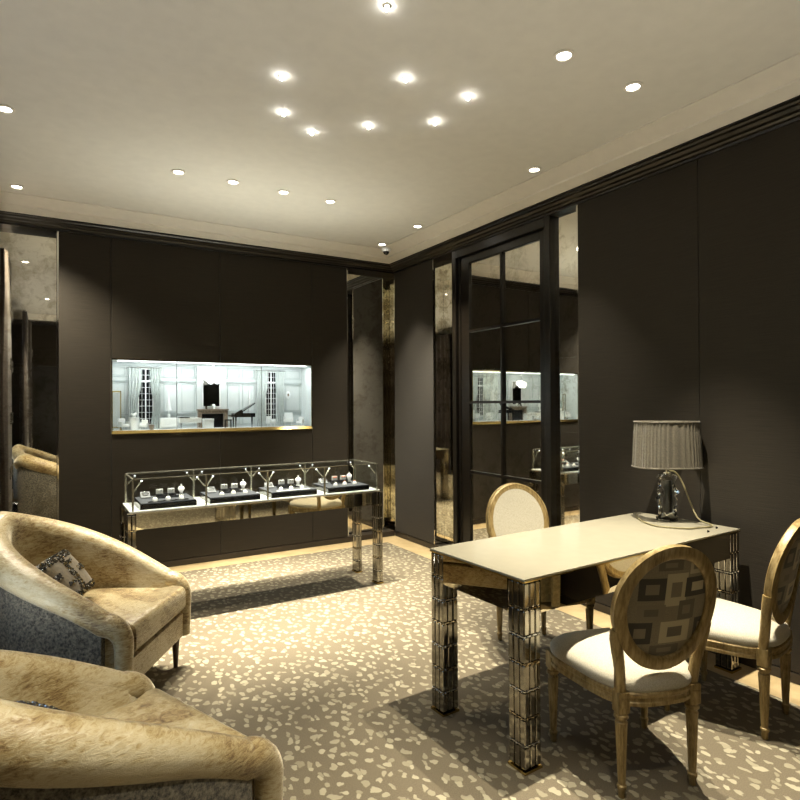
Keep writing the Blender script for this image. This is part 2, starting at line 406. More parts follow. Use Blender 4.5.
# door with mirrored panes
dr = thing('door_1', None, None, (.05, -1.675, 0)); dr['kind'] = 'structure'
b = MB()
ya, yb = -1.075 + 1.675, -2.325 + 1.675
b.box(-.05, .07, ya - .055, ya, 0, PT); b.box(-.05, .07, yb, yb + .055, 0, PT); b.box(-.05, .07, yb + .055, ya - .055, 2.795, PT)
b.box(-.018, .07, ya - .085, ya - .055, 0, 2.795); b.box(-.018, .07, yb + .055, yb + .10, 0, 2.795)
b.build('door_frame', M['wood'], dr, bevel=.004)
pa, pm, pb = -1.282 + 1.675, -1.727 + 1.675, -2.181 + 1.675
rows = [.17, .82, 1.453, 2.102, 2.725]
b = MB(); b.box(-.012, .05, pa, ya - .09, .02, 2.79); b.box(-.012, .05, yb + .105, pb, .02, 2.79); b.box(-.012, .05, pb, pa, rows[4], 2.79); b.box(-.012, .05, pb, pa, .02, rows[0])
b.build('door_leaf', M['wood'], dr, bevel=.003)
b = MB(); b.box(-.016, .02, pm - .011, pm + .011, rows[0], rows[4])
for z in rows[1:4]: b.box(-.015, .02, pb, pa, z - .011, z + .011)
b.build('glazing_bar', M['wood'], dr)
for i in range(4):
    for q0, q1 in ((pb, pm), (pm, pa)):
        MB().box(.006, .016, q0, q1, rows[i], rows[i + 1]).build('mirror_pane', M['doormirror'], dr)
MB().cyl((-.03, yb + .12, 1.02), (-.03, yb + .12, 1.16), .008).build('door_handle', M['chrome'], dr)

# baseboards, dark crown, white cornice
tag(MB().box(XL, 0, 0, D + .01, 0, .055).build('baseboard_back', M['base'], bevel=.004), kind='structure')
b = MB(); b.box(0, D + .01, -1.075, 0, 0, .055); b.box(0, D + .01, YF, -2.325, 0, .055); tag(b.build('baseboard_right', M['base'], bevel=.004), kind='structure')
tag(MB().box(XL, XL + .015, YF, 0, 0, .06).build('baseboard_left', M['base']), kind='structure')
def sweep(prof, corners, closed=False):
    """profile (out, z) swept along mitred wall corners; out = distance into the room"""
    rings = []
    for (cx, cy, ox, oy) in corners:
        rings.append([Vector((cx + ox * o, cy + oy * o, z)) for o, z in prof])
    return MB().loft(rings)
path = [(XL, 0, 1, -1), (0, 0, -1, -1), (0, YF, -1, 1), (XL, YF, 1, 1), (XL, 0, 1, -1)]
crown = [(-D, 2.868), (.010, 2.868), (.012, 2.882), (.030, 2.886), (.040, 2.895), (.062, 2.900), (.080, 2.912), (.100, 2.916), (.108, 2.926), (.128, 2.929), (.13, 2.936), (-D, 2.936)]
tag(sweep(crown, path).build('trim_1', M['wood']), 'dark stepped wooden crown moulding', kind='structure')
corn = [(-D, 2.936), (.135, 2.936), (.150, 2.940), (.215, 2.960), (.225, 2.961), (.228, 2.972), (.240, 2.975), (.30, 3.000), (.345, 3.012), (.36, 3.013), (.36, CZ), (-D, CZ)]
tag(sweep(corn, path).build('trim_2', M['cornice'], smooth=True, angle=25), 'white plaster cornice', kind='structure')

# curtains on the left wall
def curtain(y0, y1, x, label, m='curtain', z0=.02, z1=2.86, amp=.035, n=5, orn=True):
    t = thing('curtain', label, 'curtain', (x, (y0 + y1) / 2, z0))
    k = 60; L = y1 - y0; rings = []
    for zi in range(9):
        z = (z1 - z0) * zi / 8
        front = []; back = []
        for i in range(k + 1):
            u = i / k; yy = -L / 2 + L * u
            xo = amp * math.sin(2 * PI * n * u + .3 * math.sin(3 * z)) * (1 - .25 * zi / 8)
            front.append(Vector((xo, yy, z))); back.append(Vector((xo - .008, yy, z)))
        rings.append(front + back[::-1])
    MB().loft(rings).build('drape', M[m], t, smooth=True, angle=60)
    if orn:
        random.seed(int(abs(y0) * 100))
        for z in (.75, 1.25, 1.75, 2.25):
            for q in range(3):
                yy = -L / 2 + L * (q + .5) / 3 + random.uniform(-.03, .03)
                b = MB(); h = Vector((amp, yy, z))
                ro = [(-.03, 0), (.03, 0), (.03, .11), (-.03, .11)]; ri = [(-.018, .012), (.018, .012), (.018, .098), (-.018, .098)]
                rg = [[h + Vector((dx, p[0], p[1])) for p in w] for dx, w in ((.004, ro), (.011, ro), (.011, ri), (.004, ri))]
                b.loft(rg, ringclosed=True); b.build('silver_square', M['silver'], t)
    return t
curtain(-1.25, -.55, -3.590, 'brown velvet curtain with silver squares, seen in the left mirror nearest the back wall')
curtain(-2.52, -2.26, -3.74, 'narrow brown velvet curtain beside the added window behind the further armchair', n=3)
curtain(-4.10, -3.80, -3.745, 'narrow brown velvet curtain beside the added window behind the nearest armchair', n=3)
curtain(-5.45, -4.55, -3.53, 'wide brown velvet curtain with silver squares left of the camera, seen in the left mirror', n=6)
curtain(-6.25, -5.65, -3.50, 'brown velvet curtain on the left in the camera end of the room', n=4)
curtain(-6.25, -4.95, -.10, 'added gold silk curtain on the right wall behind the camera position', 'goldcurtain', orn=False, n=11, amp=.045)  # unseen curtain, added to give the mirrors a gold reflection

# ------------------------------------------------------------------ miniature salon showcase
ms = thing('miniature_salon', 'brightly lit miniature white salon showcase set into the dark back wall', 'showcase', (0, 0, NZ0))
Z = NZ0
DP = .29
MB().box(NX0, NX1, DP, DP + .02, .022, NZ1 - Z).box(-2.035, -1.765, DP - .03, DP, .022, NZ1 - Z - .03).build('back_wall', M['salonwall'], ms)
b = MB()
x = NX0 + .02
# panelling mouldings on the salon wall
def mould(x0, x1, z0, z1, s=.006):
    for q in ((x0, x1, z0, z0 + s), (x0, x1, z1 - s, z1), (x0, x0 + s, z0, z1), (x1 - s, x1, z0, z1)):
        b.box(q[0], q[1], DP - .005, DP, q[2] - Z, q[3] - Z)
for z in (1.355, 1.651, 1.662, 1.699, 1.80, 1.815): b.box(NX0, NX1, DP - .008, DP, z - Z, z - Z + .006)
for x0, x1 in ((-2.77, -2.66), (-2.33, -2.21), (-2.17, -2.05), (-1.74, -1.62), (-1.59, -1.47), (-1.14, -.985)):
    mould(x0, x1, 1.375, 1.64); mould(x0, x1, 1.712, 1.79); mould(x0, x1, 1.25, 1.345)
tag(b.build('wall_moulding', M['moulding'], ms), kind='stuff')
MB().box(NX0, NX1, .004, DP, 0, .022).build('salon_floor', M['white'], ms)
MB().box(NX0, NX1, .004, DP, NZ1 - Z - .012, NZ1 - Z).build('salon_ceiling', M['salonwall'], ms)
for xa, xb in ((NX0 - .015, NX0), (NX1, NX1 + .015)): MB().box(xa, xb, .004, DP + .02, 0, NZ1 - Z).build('side_wall', M['salonwall'], ms)
for xa, xb in ((NX0 + .002, -2.267), (-2.265, -1.492), (-1.490, NX1 - .002)): MB().box(xa, xb, .002, .007, .024, NZ1 - Z - .013).build('glass_pane', M['glass'], ms)
b = MB().loft([[Vector((q, y_, z_)) for y_, z_ in ((-.012, -.010), (-.012, -.002), (.003, .024), (.004, .024), (.004, -.010))] for q in (NX0, NX1)]); b.box(NX0, NX1, -.004, .003, NZ1 - Z - .012, NZ1 - Z)
b.box(NX0 - .002, NX0 + .006, -.004, .003, 0, NZ1 - Z); b.box(NX1 - .008, NX1 + .002, -.004, .003, 0, NZ1 - Z)
b.build('mirror_frame', M['brass'], ms)
for q in (-2.266, -1.491): MB().box(q - .002, q + .002, -.003, .003, .02, NZ1 - Z - .01).build('glass_joint', M['silver'], ms)
MB().box(NX0 + .05, NX1 - .05, .03, .05, NZ1 - Z - .020, NZ1 - Z - .013).build('light_strip', M['ledglow'], ms)
def mini_window(xc, w, zt, zb):
    b = MB(); wt = b.box(xc - w/2, xc + w/2, DP - .012, DP - .002, zb - Z, zt - Z)
    o = b.build('window', M['nightpane'], ms)
    b = MB()
    for q in (-w/2, 0, w/2): b.box(xc + q - .0045, xc + q + .0045, DP - .018, DP - .008, zb - Z, zt - Z)
    for q in (-w/4, w/4): b.box(xc + q - .0012, xc + q + .0012, DP - .016, DP - .008, zb - Z, zt - Z)
    n = 9
    for i in range(n + 1):
        z = zb + (zt - zb) * i / n; s = .003 if i not in (0, 7, n) else .012
        if i == 7: s = .016
        b.box(xc - w/2, xc + w/2, DP - .017, DP - .008, z - s/2 - Z, z + s/2 - Z)
    b.build('window_bars', M['white'], o)
mini_window(-2.487, .125, 1.775, 1.262); mini_window(-1.300, .112, 1.775, 1.285)
def mini_curtain(xo, xi, zt, zb):
    rings = []
    for k in range(13):
        t = k / 12; z = zt + (zb - zt) * t
        # gathered at the tie-back about two thirds down
        pull = math.exp(-((t - .62) / .2) ** 2) * .38
        inner = xi + (xo - xi) * (pull + .02)
        ring = []
        n = 24
        for i in range(n + 1):
            u = i / n; ring.append(Vector((xo + (inner - xo) * u, DP - .035 - .009 * math.sin(u * 2 * PI * 4), z - Z)))
        rings.append(ring + [p + Vector((0, .006, 0)) for p in ring[::-1]])
    MB().loft(rings).build('curtain', M['minicurtain'], ms, smooth=True, angle=60)
for xo, xi in ((-2.633, -2.522), (-2.361, -2.452), (-1.452, -1.338), (-1.166, -1.262)): mini_curtain(xo, xi, 1.782, 1.225)
for x0, x1 in ((-2.645, -2.35), (-1.462, -1.156)): MB().cyl((x0, DP - .035, 1.785 - Z), (x1, DP - .035, 1.785 - Z), .004).build('curtain_rod', M['silver'], ms)

FZ = NZ0 + .022           # floor of the salon
def small(name, label, cat, b, m, loc, smooth=False, bevel=.0015, group=None, rz=0):
    return tag(b.build(name, m, None, smooth=smooth, bevel=bevel, loc=loc, rot=(0, 0, rz)), label, cat, group)
# fireplace
fp = thing('fireplace', 'brown marble miniature fireplace in the middle of the white salon', 'fireplace', (-1.895, DP - .055, FZ))
b = MB(); b.box(-.14, -.105, -.025, .025, 0, .165); b.box(.105, .14, -.025, .025, 0, .165); b.box(-.105, .105, -.025, .025, .135, .165)
b.build('surround', M['stone'], fp, bevel=.003)
MB().box(-.148, .148, -.034, .025, .165, .18).build('mantel_shelf', M['stone'], fp, bevel=.003)
MB().box(-.104, .104, .015, .024, 0, .134).build('firebox', M['black'], fp)
b = MB(); b.box(-.09, .09, .004, .012, 0, .006, 1); b.box(-.088, .088, -.003, .0, 0, .005, 1)
for q in range(-2, 3): b.cyl((q * .03, -.002, .0), (q * .03, -.002, .07), .002)
b.build('fire_screen', [M['black'], M['black']], fp)
mm = thing('overmantel_mirror', 'tall dark mirror hung above the miniature marble fireplace', 'mirror', (-1.902, DP - .036, 1.425))
MB().box(-.078, .078, -.001, .004, 0, .305).build('mirror_sheet', M['darkmirror'], mm)
b = MB()
for q in ((-.085, -.076, 0, .31), (.076, .085, 0, .31), (-.085, .085, .30, .312), (-.085, .085, -.006, .003)): b.box(q[0], q[1], -.004, .005, q[2], q[3])
b.build('frame', M['white'], mm)
ch = thing('globe_chandelier', 'white miniature chandelier of round glass globes before the dark mirror', 'chandelier', (-1.905, .17, NZ1 - .014))
MB().cyl((0, 0, -.085), (0, 0, 0), .003).build('stem', M['silver'], ch)
for i, (gx, gy, gz) in enumerate([(-.055, 0, -.135), (0, -.03, -.13), (.055, 0, -.13), (.02, .03, -.12), (-.025, .03, -.115), (-.028, -.02, -.162), (.032, -.02, -.160)]):
    MB().sphere((gx, gy, gz), .029, 16, 10).build('globe', M['globeglow'], ch, smooth=True)
small('mantel_clock', 'tiny pale clock on the miniature mantelpiece', 'clock', MB().lathe([(.014, 0), (.012, .01), (.006, .015), (.016, .022), (.016, .036), (.004, .046)], seg=12), M['white'], (-1.885, DP - .06, FZ + .180), True)
small('mantel_vase', 'tiny dark vase left of the clock on the miniature mantelpiece', 'vase', MB().lathe([(.006, 0), (.012, .008), (.008, .02), (.011, .026)], seg=12), M['bead'], (-1.955, DP - .06, FZ + .180), True)
# grand piano
gp = thing('grand_piano', 'black miniature grand piano with raised lid', 'piano', (-1.615, .16, FZ))
poly = [(-.105, -.06), (-.105, .06), (-.03, .055), (.03, .03), (.085, .025), (.105, 0), (.10, -.05), (.07, -.06)]
MB().prism(poly, .098, .138).build('case', M['black'], gp, bevel=.002)
Ml = Matrix.Translation((-.09, 0, .138)) @ Matrix.Rotation(R(-36), 4, 'Y')
MB().prism([(.02, -.055), (.02, .05), (.08, .05), (.14, .02), (.185, -.01), (.17, -.055)], 0, .008, 0, Matrix.Translation((-.045, 0, .136)) @ Matrix.Rotation(R(-33), 4, 'Y')).build('lid', M['black'], gp)
MB().loft([[Vector((-.10, -.058, .138)), Vector((-.02, -.058, .138)), Vector((-.035, -.058, .172)), Vector((-.04, -.058, .172))], [Vector((-.10, -.045, .138)), Vector((-.02, -.045, .138)), Vector((-.035, -.045, .172)), Vector((-.04, -.045, .172))]]).build('music_stand', M['black'], gp)
MB().box(-.135, -.105, -.055, .055, .105, .12).build('keyboard', M['black'], gp, bevel=.001)
for lx, ly in ((-.09, -.045), (-.09, .045), (.075, -.02)): MB().lathe([(.004, 0), (.005, .02), (.008, .06), (.010, .105)], (lx, ly, 0), 10).build('leg', M['black'], gp, smooth=True)
MB().cyl((.03, -.04, .135), (.035, -.04, .19), .0015, seg=6).build('lid_prop', M['black'], gp)
pb_ = thing('piano_bench', 'black miniature bench left of the grand piano', 'bench', (-1.775, .13, FZ))
MB().box(-.032, .032, -.02, .02, .068, .08).build('seat', M['black'], pb_, bevel=.002)
for lx in (-.026, .026):
    for ly in (-.015, .015): MB().cyl((lx, ly, 0), (lx, ly, .068), .0035, seg=8).build('leg', M['black'], pb_)
# white furniture
def mini_chair(label, x, y, rz, s=1, name='miniature_armchair', cat='armchair'):
    t = thing(name, label, cat, (x, y, FZ), rz)
    b = MB(); b.box(-.03*s, .03*s, -.03*s, .03*s, .03*s, .055*s); b.build('seat', M['white'], t, bevel=.004)
    MB().box(-.034*s, .034*s, .022*s, .034*s, .03*s, .105*s).build('backrest', M['white'], t, bevel=.005)
    for q in (-1, 1):
        MB().box(q*.034*s - .005*s, q*.034*s + .005*s, -.03*s, .03*s, .03*s, .075*s).build('armrest', M['white'], t, bevel=.003)
        for k in (-1, 1): MB().cyl((q*.026*s, k*.024*s, 0), (q*.026*s, k*.024*s, .03*s), .003, seg=6).build('leg', M['white'], t)
    return t
mini_chair('white miniature armchair in front of the standing mirror', -2.690, .105, .5)
mini_chair('white miniature armchair left of the basket under the first salon window', -2.523, .13, -.5, .85)
mini_chair('white miniature armchair at the foot of the right salon window', -1.345, .15, .4)
mini_chair('large white miniature armchair below the oval wall picture', -1.150, .18, -.4, 1.3)
mini_chair('white miniature armchair at far right of the salon', -1.045, .12, -.8, .9)
rt = thing('round_table', 'white cloth covered miniature round table by the left salon window', 'table', (-2.603, .15, FZ))
MB().lathe([(.045, 0), (.042, .05), (.040, .10), (.043, .112), (.0, .114)], seg=24).build('tablecloth', M['white'], rt, smooth=True)
small('flower_bowl', 'white miniature bowl of flowers on the cloth covered round table', 'bowl', MB().sphere((0, 0, .016), .02, 12, 6).sphere((-.015, .0, .028), .011, 8, 5).sphere((.014, .004, .03), .012, 8, 5), M['white'], (-2.603, .15, FZ + .113), True, 0)
small('wicker_basket', 'small beige basket on the salon floor under the left window', 'basket', MB().lathe([(.018, 0), (.024, .03), (.026, .045), (.022, .045), (.018, .02)], seg=14), M['stone'], (-2.461, .11, FZ), True)
cv = thing('cheval_mirror', 'gold framed miniature standing mirror at the left end of the salon', 'mirror', (-2.735, .21, FZ), -.3)
MB().box(-.032, .032, -.002, .003, .03, .33).build('mirror_sheet', M['silver'], cv)
b = MB()
for q in ((-.038, -.031, .0, .345), (.031, .038, .0, .345), (-.038, .038, .335, .348), (-.038, .038, .02, .03)): b.box(q[0], q[1], -.005, .005, q[2], q[3])
b.build('frame', M['brass'], cv)
MB().box(-.045, -.030, -.03, .03, 0, .012).box(.030, .045, -.03, .03, 0, .012).build('foot', M['brass'], cv)
cs = thing('console_cabinet', 'low white miniature cabinet right of the left salon window', 'cabinet', (-2.295, .235, FZ))
MB().box(-.075, .075, -.03, .03, .01, .10).build('body', M['white'], cs, bevel=.002)
for q in (-.037, .037): MB().box(q - .034, q + .034, -.034, -.03, .02, .092).build('door', M['white'], cs)
small('table_lamp', 'tall slender white miniature lamp on the low salon cabinet', 'lamp', MB().lathe([(.016, 0), (.016, .03), (.006, .035), (.005, .07), (.026, .07), (.006, .20), (.004, .25), (.008, .255), (.001, .262)], seg=14), M['white'], (-2.295, .235, FZ + .101), True, 0)
dk = thing('writing_desk', 'white miniature desk with a dark top in the left of the salon', 'desk', (-2.125, .13, FZ))
MB().box(-.095, .095, -.035, .035, .055, .10).build('body', M['white'], dk, bevel=.003)
MB().box(-.10, -.01, -.036, .036, .10, .108).build('dark_top', M['black'], dk)
for q in (-1, 1):
    for k in (-1, 1): MB().cyl((q*.085, k*.028, 0), (q*.085, k*.028, .055), .003, seg=6).build('leg', M['silver'], dk)
small('white_cube_stool', 'white miniature box seat at the left of the fireplace', 'stool', MB().box(-.045, .045, -.035, .035, 0, .075).box(-.047, .047, -.037, .037, .075, .09), M['white'], (-1.965, .12, FZ), bevel=.003)
def sconce(label, x, z):
    t = thing('wall_sconce', label, 'wall lamp', (x, DP - .012, z))
    MB().box(-.008, .008, 0, .007, -.09, .09)  .build('backplate', M['white'], t, bevel=.002)
    for q in (-1, 1): MB().tube([(0, 0, -.02), (q*.02, -.02, -.03), (q*.028, -.025, .0), (q*.028, -.025, .05)], .003, 6).build('candle_arm', M['white'], t)
sconce('white miniature wall sconce right of the fireplace above the piano', -1.523, 1.52)
ov = thing('oval_picture', 'small oval framed picture on the right of the white salon wall', 'picture', (-1.113, DP - .004, 1.54))
MB().sphere((0, 0, 0), .04, 20, 10, (.65, .12, 1)).build('frame', M['white'], ov, smooth=True)
MB().sphere((0, -.003, 0), .018, 16, 8, (.65, .15, 1)).build('image', M['stone'], ov, smooth=True)

# ------------------------------------------------------------------ glass bar legs
def glass_leg(parent, x, y, w, d, h, nx, ny, nseg):
    leg = MB()
    rx, ry = w / nx, d / ny
    hs = h / nseg
    for i in range(nx):
        for j in range(ny):
            if 0 < i < nx - 1 and 0 < j < ny - 1: continue
            cx, cy = -w/2 + rx * (i + .5), -d/2 + ry * (j + .5)
            for k in range(nseg):
                leg.box(cx - rx*.46, cx + rx*.46, cy - ry*.46, cy + ry*.46, hs * k + .004 + .012 * (k == 0), hs * (k + 1) - .004)
    lo = leg.build('leg', M['legbar'], parent, loc=(x, y, 0), bevel=min(rx, ry) * .16)
    MB().box(-w/2 + rx*.5, w/2 - rx*.5, -d/2 + ry*.5, d/2 - ry*.5, .01, h).build('dark_core', M['black'], lo)
    MB().box(-w/2 - .002, w/2 + .002, -d/2 - .002, d/2 + .002, 0, .011).build('foot_plate', M['brass'], lo)
    for k in range(1, nseg):
        b = MB(); z = hs * k
        b.box(-w/2 + .003, w/2 - .003, -d/2 + .003, d/2 - .003, z - .0025, z + .0025)
        for i in range(nx):
            for s in (-1, 1):
                b.sphere((-w/2 + rx * (i + .5), s * d/2, z), .0036, 8, 5)
        for j in range(ny):
            for s in (-1, 1):
                b.sphere((s * w/2, -d/2 + ry * (j + .5), z), .0036, 8, 5)
        b.build('bead_band', M['silver'] if k % 2 else M['bronzemirror'], lo)
    return lo

# ------------------------------------------------------------------ display case
CX0, CX1, CY0, CY1 = -2.830, -.950, -1.420, -.965
dc = thing('display_case', 'long mirrored jewellery display table with glass top on crystal legs', 'display case', ((CX0 + CX1)/2, (CY0 + CY1)/2, 0))
HX, HY = (CX1 - CX0)/2, (CY1 - CY0)/2
for sx in (-1, 1):
    for sy in (-1, 1): glass_leg(dc, sx * (HX - .028), sy * (HY - .045), .054, .086, .735, 2, 3, 7)
for s in (-1, 1):
    MB().box(-HX + .055, HX - .055, s*(HY - .010) - .004, s*(HY - .010) + .004, .635, .738).build('mirrored_apron', M['casemirror'], dc)
    MB().box(s*(HX - .016) - .004, s*(HX - .016) + .004, -HY + .09, HY - .09, .635, .738).build('side_apron', M['casemirror'], dc)
MB().box(-HX + .06, HX - .06, -HY + .02, HY - .02, .640, .648).build('base_board', M['black'], dc)
b = MB(); b.box(-HX, HX, -HY, HY, .738, .748); b.build('table_plate', M['chrome'], dc, bevel=.002)
MB().box(-HX + .02, HX - .02, -HY + .02, HY - .02, .748, .752).build('white_floor', M['palefloor'], dc)
gx, gy, gz0, gz1 = HX - .038, HY - .028, .748, .957
b = MB()
MB().box(-gx, gx, -gy, -gy + .004, gz0, gz1).build('glass_front', M['caseglass'], dc)
MB().box(-gx, gx, gy - .004, gy, gz0, gz1).build('glass_back', M['caseglass'], dc)
for s in (-1, 1): MB().box(s*gx - .002, s*gx + .002, -gy, gy, gz0, gz1).build('glass_side', M['caseglass'], dc)
MB().box(-gx, gx, -gy, gy, gz1, gz1 + .005).build('glass_top', M['caseglass'], dc)
b = MB(); e = .004
for s in (-1, 1):
    b.box(-gx - e, gx + e, s*gy - e, s*gy + e, gz1 - .001, gz1 + .006); b.box(s*gx - e, s*gx + e, -gy, gy, gz1 - .001, gz1 + .006)
b.build('top_rail', M['steel'], dc)
DIV = [-2.33, -1.895, -1.447]
for dx in [-gx + dc.location.x] + DIV + [gx + dc.location.x]:
    for s in (-1, 1):
        lx = dx - dc.location.x
        MB().box(lx - .006, lx + .006, s*gy - .005, s*gy + .005, gz0, gz1).build('post', M['steel'], dc)
        pst = dc.children[-1]
# little diagonal spot arms inside
for dx in DIV + [CX0 + .04, CX1 - .04]:
    lx = dx - dc.location.x
    for s in (-1, 1):
        for q in ((-1, 1) if dx in DIV else ((1,) if dx < -2 else (-1,))):
            a = MB().tube([(lx + q*.008, s*(gy - .012), gz1 - .075), (lx + q*.05, s*(gy - .03), gz1 - .018)], .0042, 8).build('spot_arm', M['steel'], dc)
            MB().sphere((lx + q*.054, s*(gy - .032), gz1 - .013), .0050, 8, 6).build('spot_bulb', M['ledglow'], a, smooth=True)
# trays and jewellery
cells = [CX0 + .04] + DIV + [CX1 - .04]
ordn = ['leftmost', 'second from left', 'third from left', 'rightmost']
TZ = .7525
def placed(name, label, cat, parts, loc, group, rz=0):
    t = thing(name, label, cat, loc, rz, group)
    for pn, bb, mm_ in parts: bb.build(pn, mm_, t, smooth=True, angle=40)
    return t
for ci in range(4):
    cx = (cells[ci] + cells[ci + 1]) / 2 - .005; cy = -1.20
    T = ordn[ci]
    tr = thing('display_tray', f'grey suede jewellery tray, {T} of the four in the display case', 'tray', (cx, cy, TZ), 0, 'jewellery trays in the case')
    MB().box(-.180, .180, -.165, .165, 0, .036).build('tray_body', M['black'], tr, bevel=.003)
    MB().box(-.175, .175, -.160, .160, .036, .042).build('suede_top', M['traysuede'], tr, bevel=.002)
    if ci in (0, 2): MB().box(-.13, .13, -.150, -.120, .042, .047).build('front_bar', M['black'] if ci == 0 else M['jewelwhite'], tr, bevel=.001)
    rz = TZ + .0425
    st = thing('jewellery_riser', f'dark stepped riser on the {T} jewellery tray', 'riser', (cx + .01, cy + .05, rz), 0, 'risers on the trays')
    MB().box(-.07, .07, -.03, .03, 0, .028).build('upper_step', M['black'], st, bevel=.003)
    MB().box(-.085, .085, -.052, -.03, 0, .012).build('lower_step', M['black'], st, bevel=.002)
    for q, wd in ((-1, 'left'), (1, 'right')):
        mt = M['coral'] if ci == 3 else M['jewelwhite']
        nm = 'coral and white' if ci == 3 else 'white'
        bb = MB().box(-.022, .022, -.008, .008, 0, .03); 
        placed('earring_stand', f'{nm} earring stand at {wd} of the riser on the {T} tray', 'earring stand',
               [('stand', bb, M['jewelwhite']), ('stud', MB().sphere((-.009, -.010, .022), .006, 8, 6).sphere((.009, -.010, .022), .006, 8, 6), M['coral'] if ci == 3 else M['silver'])],
               (cx + .01 + q * .038, cy + .05, rz + .0285), 'earring stands on the risers')
    for q, wd in ((-1, 'left'), (0, 'middle'), (1, 'right')):
        placed('ring_cushion', f'small white ring cushion at {wd} front of the {T} tray', 'ring cushion',
               [('cushion', MB().lathe([(.017, 0), (.016, .012), (.010, .02), (.001, .023)], seg=14), M['jewelwhite']),
                ('ring', MB().tube([(.008*math.cos(a), 0, .022 + .008*math.sin(a)) for a in [2*PI*i/14 for i in range(14)]], .002, 6, closed=True), M['coral'] if (ci == 3 and q > -1) else M['silver'])],
               (cx + q * .085 + .01, cy - .07 + .01 * (q == 0), rz), 'ring cushions on the trays')
    placed('necklace_bust', f'small upright white necklace bust at back right of the {T} tray', 'necklace bust',
           [('bust', MB().lathe([(.02, 0), (.012, .006), (.010, .02), (.024, .045), (.018, .06), (.006, .065), (.006, .078), (.001, .08)], seg=14), M['jewelwhite'])],
           (cx + .125, cy + .09, rz), 'necklace busts in the case')
    placed('bracelet_ramp', f'slanted dark bracelet ramp at back left of the {T} tray', 'bracelet ramp',
           [('ramp', MB().loft([[Vector((xx, -.03, 0)), Vector((xx, .03, 0)), Vector((xx, .03, .04)), Vector((xx, -.03, .008))] for xx in (-.03, .03)]), M['greytray']),
            ('bracelet', MB().tube([(.02*math.cos(a), .012*math.sin(a), .03 + .008*math.sin(a)) for a in [2*PI*i/14 for i in range(14)]], .003, 6, closed=True), M['silver'])],
           (cx - .115, cy + .08, rz), 'bracelet ramps in the case')

# ------------------------------------------------------------------ desk
DC = (-.892, -3.503); DR = R(2.4)
dsk = thing('consultation_desk', 'cream glass topped desk with mirrored apron and stacked crystal legs', 'desk', (*DC, 0), DR)
HX, HY = .815, .305
for sx in (-1, 1):
    for sy in (-1, 1): glass_leg(dsk, sx * (HX - .048), sy * (HY - .047), .092, .092, .742, 3, 3, 7)
MB().box(-HX, HX, -HY, HY, .748, .757).build('glass_top', M['desktop'], dsk, bevel=.001)
MB().box(-HX - .001, HX + .001, -HY - .001, HY + .001, .742, .748).build('gold_edge', M['brass'], dsk)
for s in (-1, 1):
    MB().box(-HX + .096, HX - .096, s*(HY - .008) - .004, s*(HY - .008) + .004, .61, .742).build('long_apron', M['bronzemirror'], dsk)
    MB().box(s*(HX - .008) - .004, s*(HX - .008) + .004, -HY + .096, HY - .096, .61, .742).build('short_apron', M['bronzemirror'], dsk)
MB().box(-HX + .02, HX - .02, -HY + .02, HY - .02, .615, .622).build('underside', M['black'], dsk)

# ------------------------------------------------------------------ lamp
LX, LY = -.186, -3.422
lp = thing('table_lamp', 'crystal table lamp with grey pleated shade on the cream desk', 'lamp', (LX, LY, .757), R(-29))
random.seed(3)
rings = []
nseg = 20
lump = [(0, .052, .042), (.012, .058, .046), (.03, .046, .036), (.075, .044, .034), (.10, .050, .036), (.125, .055, .038), (.145, .044, .034), (.165, .060, .040), (.185, .050, .038), (.205, .038, .032), (.235, .046, .034), (.258, .050, .036), (.268, .040, .030)]
for k, (z, a, c) in enumerate(lump):
    ring = []
    for i in range(nseg):
        t = 2*PI*i/nseg; wob = 1 + .10 * math.sin(3*t + k*1.3) + .06 * math.sin(5*t - k*2.1)
        ex = lambda v: math.copysign(abs(v) ** .6, v)
        ring.append(Vector((a*wob*ex(math.cos(t)), c*wob*ex(math.sin(t)), z)))
    rings.append(ring)
MB().loft(rings).build('crystal_base', M['crystal'], lp, smooth=True, angle=35)
MB().lathe([(.020, .05), (.022, .06), (.022, .225), (.018, .235)], seg=16).build('core', plain('smoked_core', (.07, .068, .05), .3), lp, smooth=True)
MB().lathe([(.022, .268), (.022, .276), (.009, .28), (.009, .335), (.016, .34), (.016, .375)], seg=14).build('neck', M['chrome'], lp, smooth=True)
def sup(a, c, z, n=180, pl=0.0, ex=.72):
    r = []
    for i in range(n):
        t = 2*PI*i/n; s = 1 + pl * (1.6 + math.sin(i * 1.9) * .7) * (1 if (i // 2) % 2 else -1)
        r.append(Vector((a*s*math.copysign(abs(math.cos(t))**ex, math.cos(t)), c*s*math.copysign(abs(math.sin(t))**ex, math.sin(t)), z)))
    return r
za, zb_ = .312, .572
sh = MB().loft([sup(.186, .128, za, pl=.009), sup(.182, .126, .40, pl=.010), sup(.177, .123, .50, pl=.010), sup(.172, .120, zb_, pl=.009)], caps=False)
sh.loft([sup(.182, .124, za), sup(.168, .116, zb_)], caps=False)
sh.build('lamp_shade', M['pleat'], lp)
lin = MB().loft([sup(.180, .122, za + .002), sup(.166, .114, zb_ - .002)], caps=False).build('shade_lining', M['shadein'], lp, smooth=True)
b = MB()
for a, c, z in ((.187, .129, za), (.173, .121, zb_)):
    b.tube([p for p in sup(a, c, z, 64)], .0045, 8, closed=True)
b.build('shade_trim', M['pleat'], lp, smooth=True)
b = MB()
for t in (0, 2.09, 4.19): b.cyl((0, 0, .46), (.160*math.cos(t), .110*math.sin(t), .565), .0015, seg=6)
b.cyl((0, 0, .37), (0, 0, .47), .003, seg=8); b.build('shade_spider', M['chrome'], lp)
MB().sphere((0, 0, .42), .026, 14, 10, (1, 1, 1.3)).build('bulb', M['white'], lp, smooth=True)
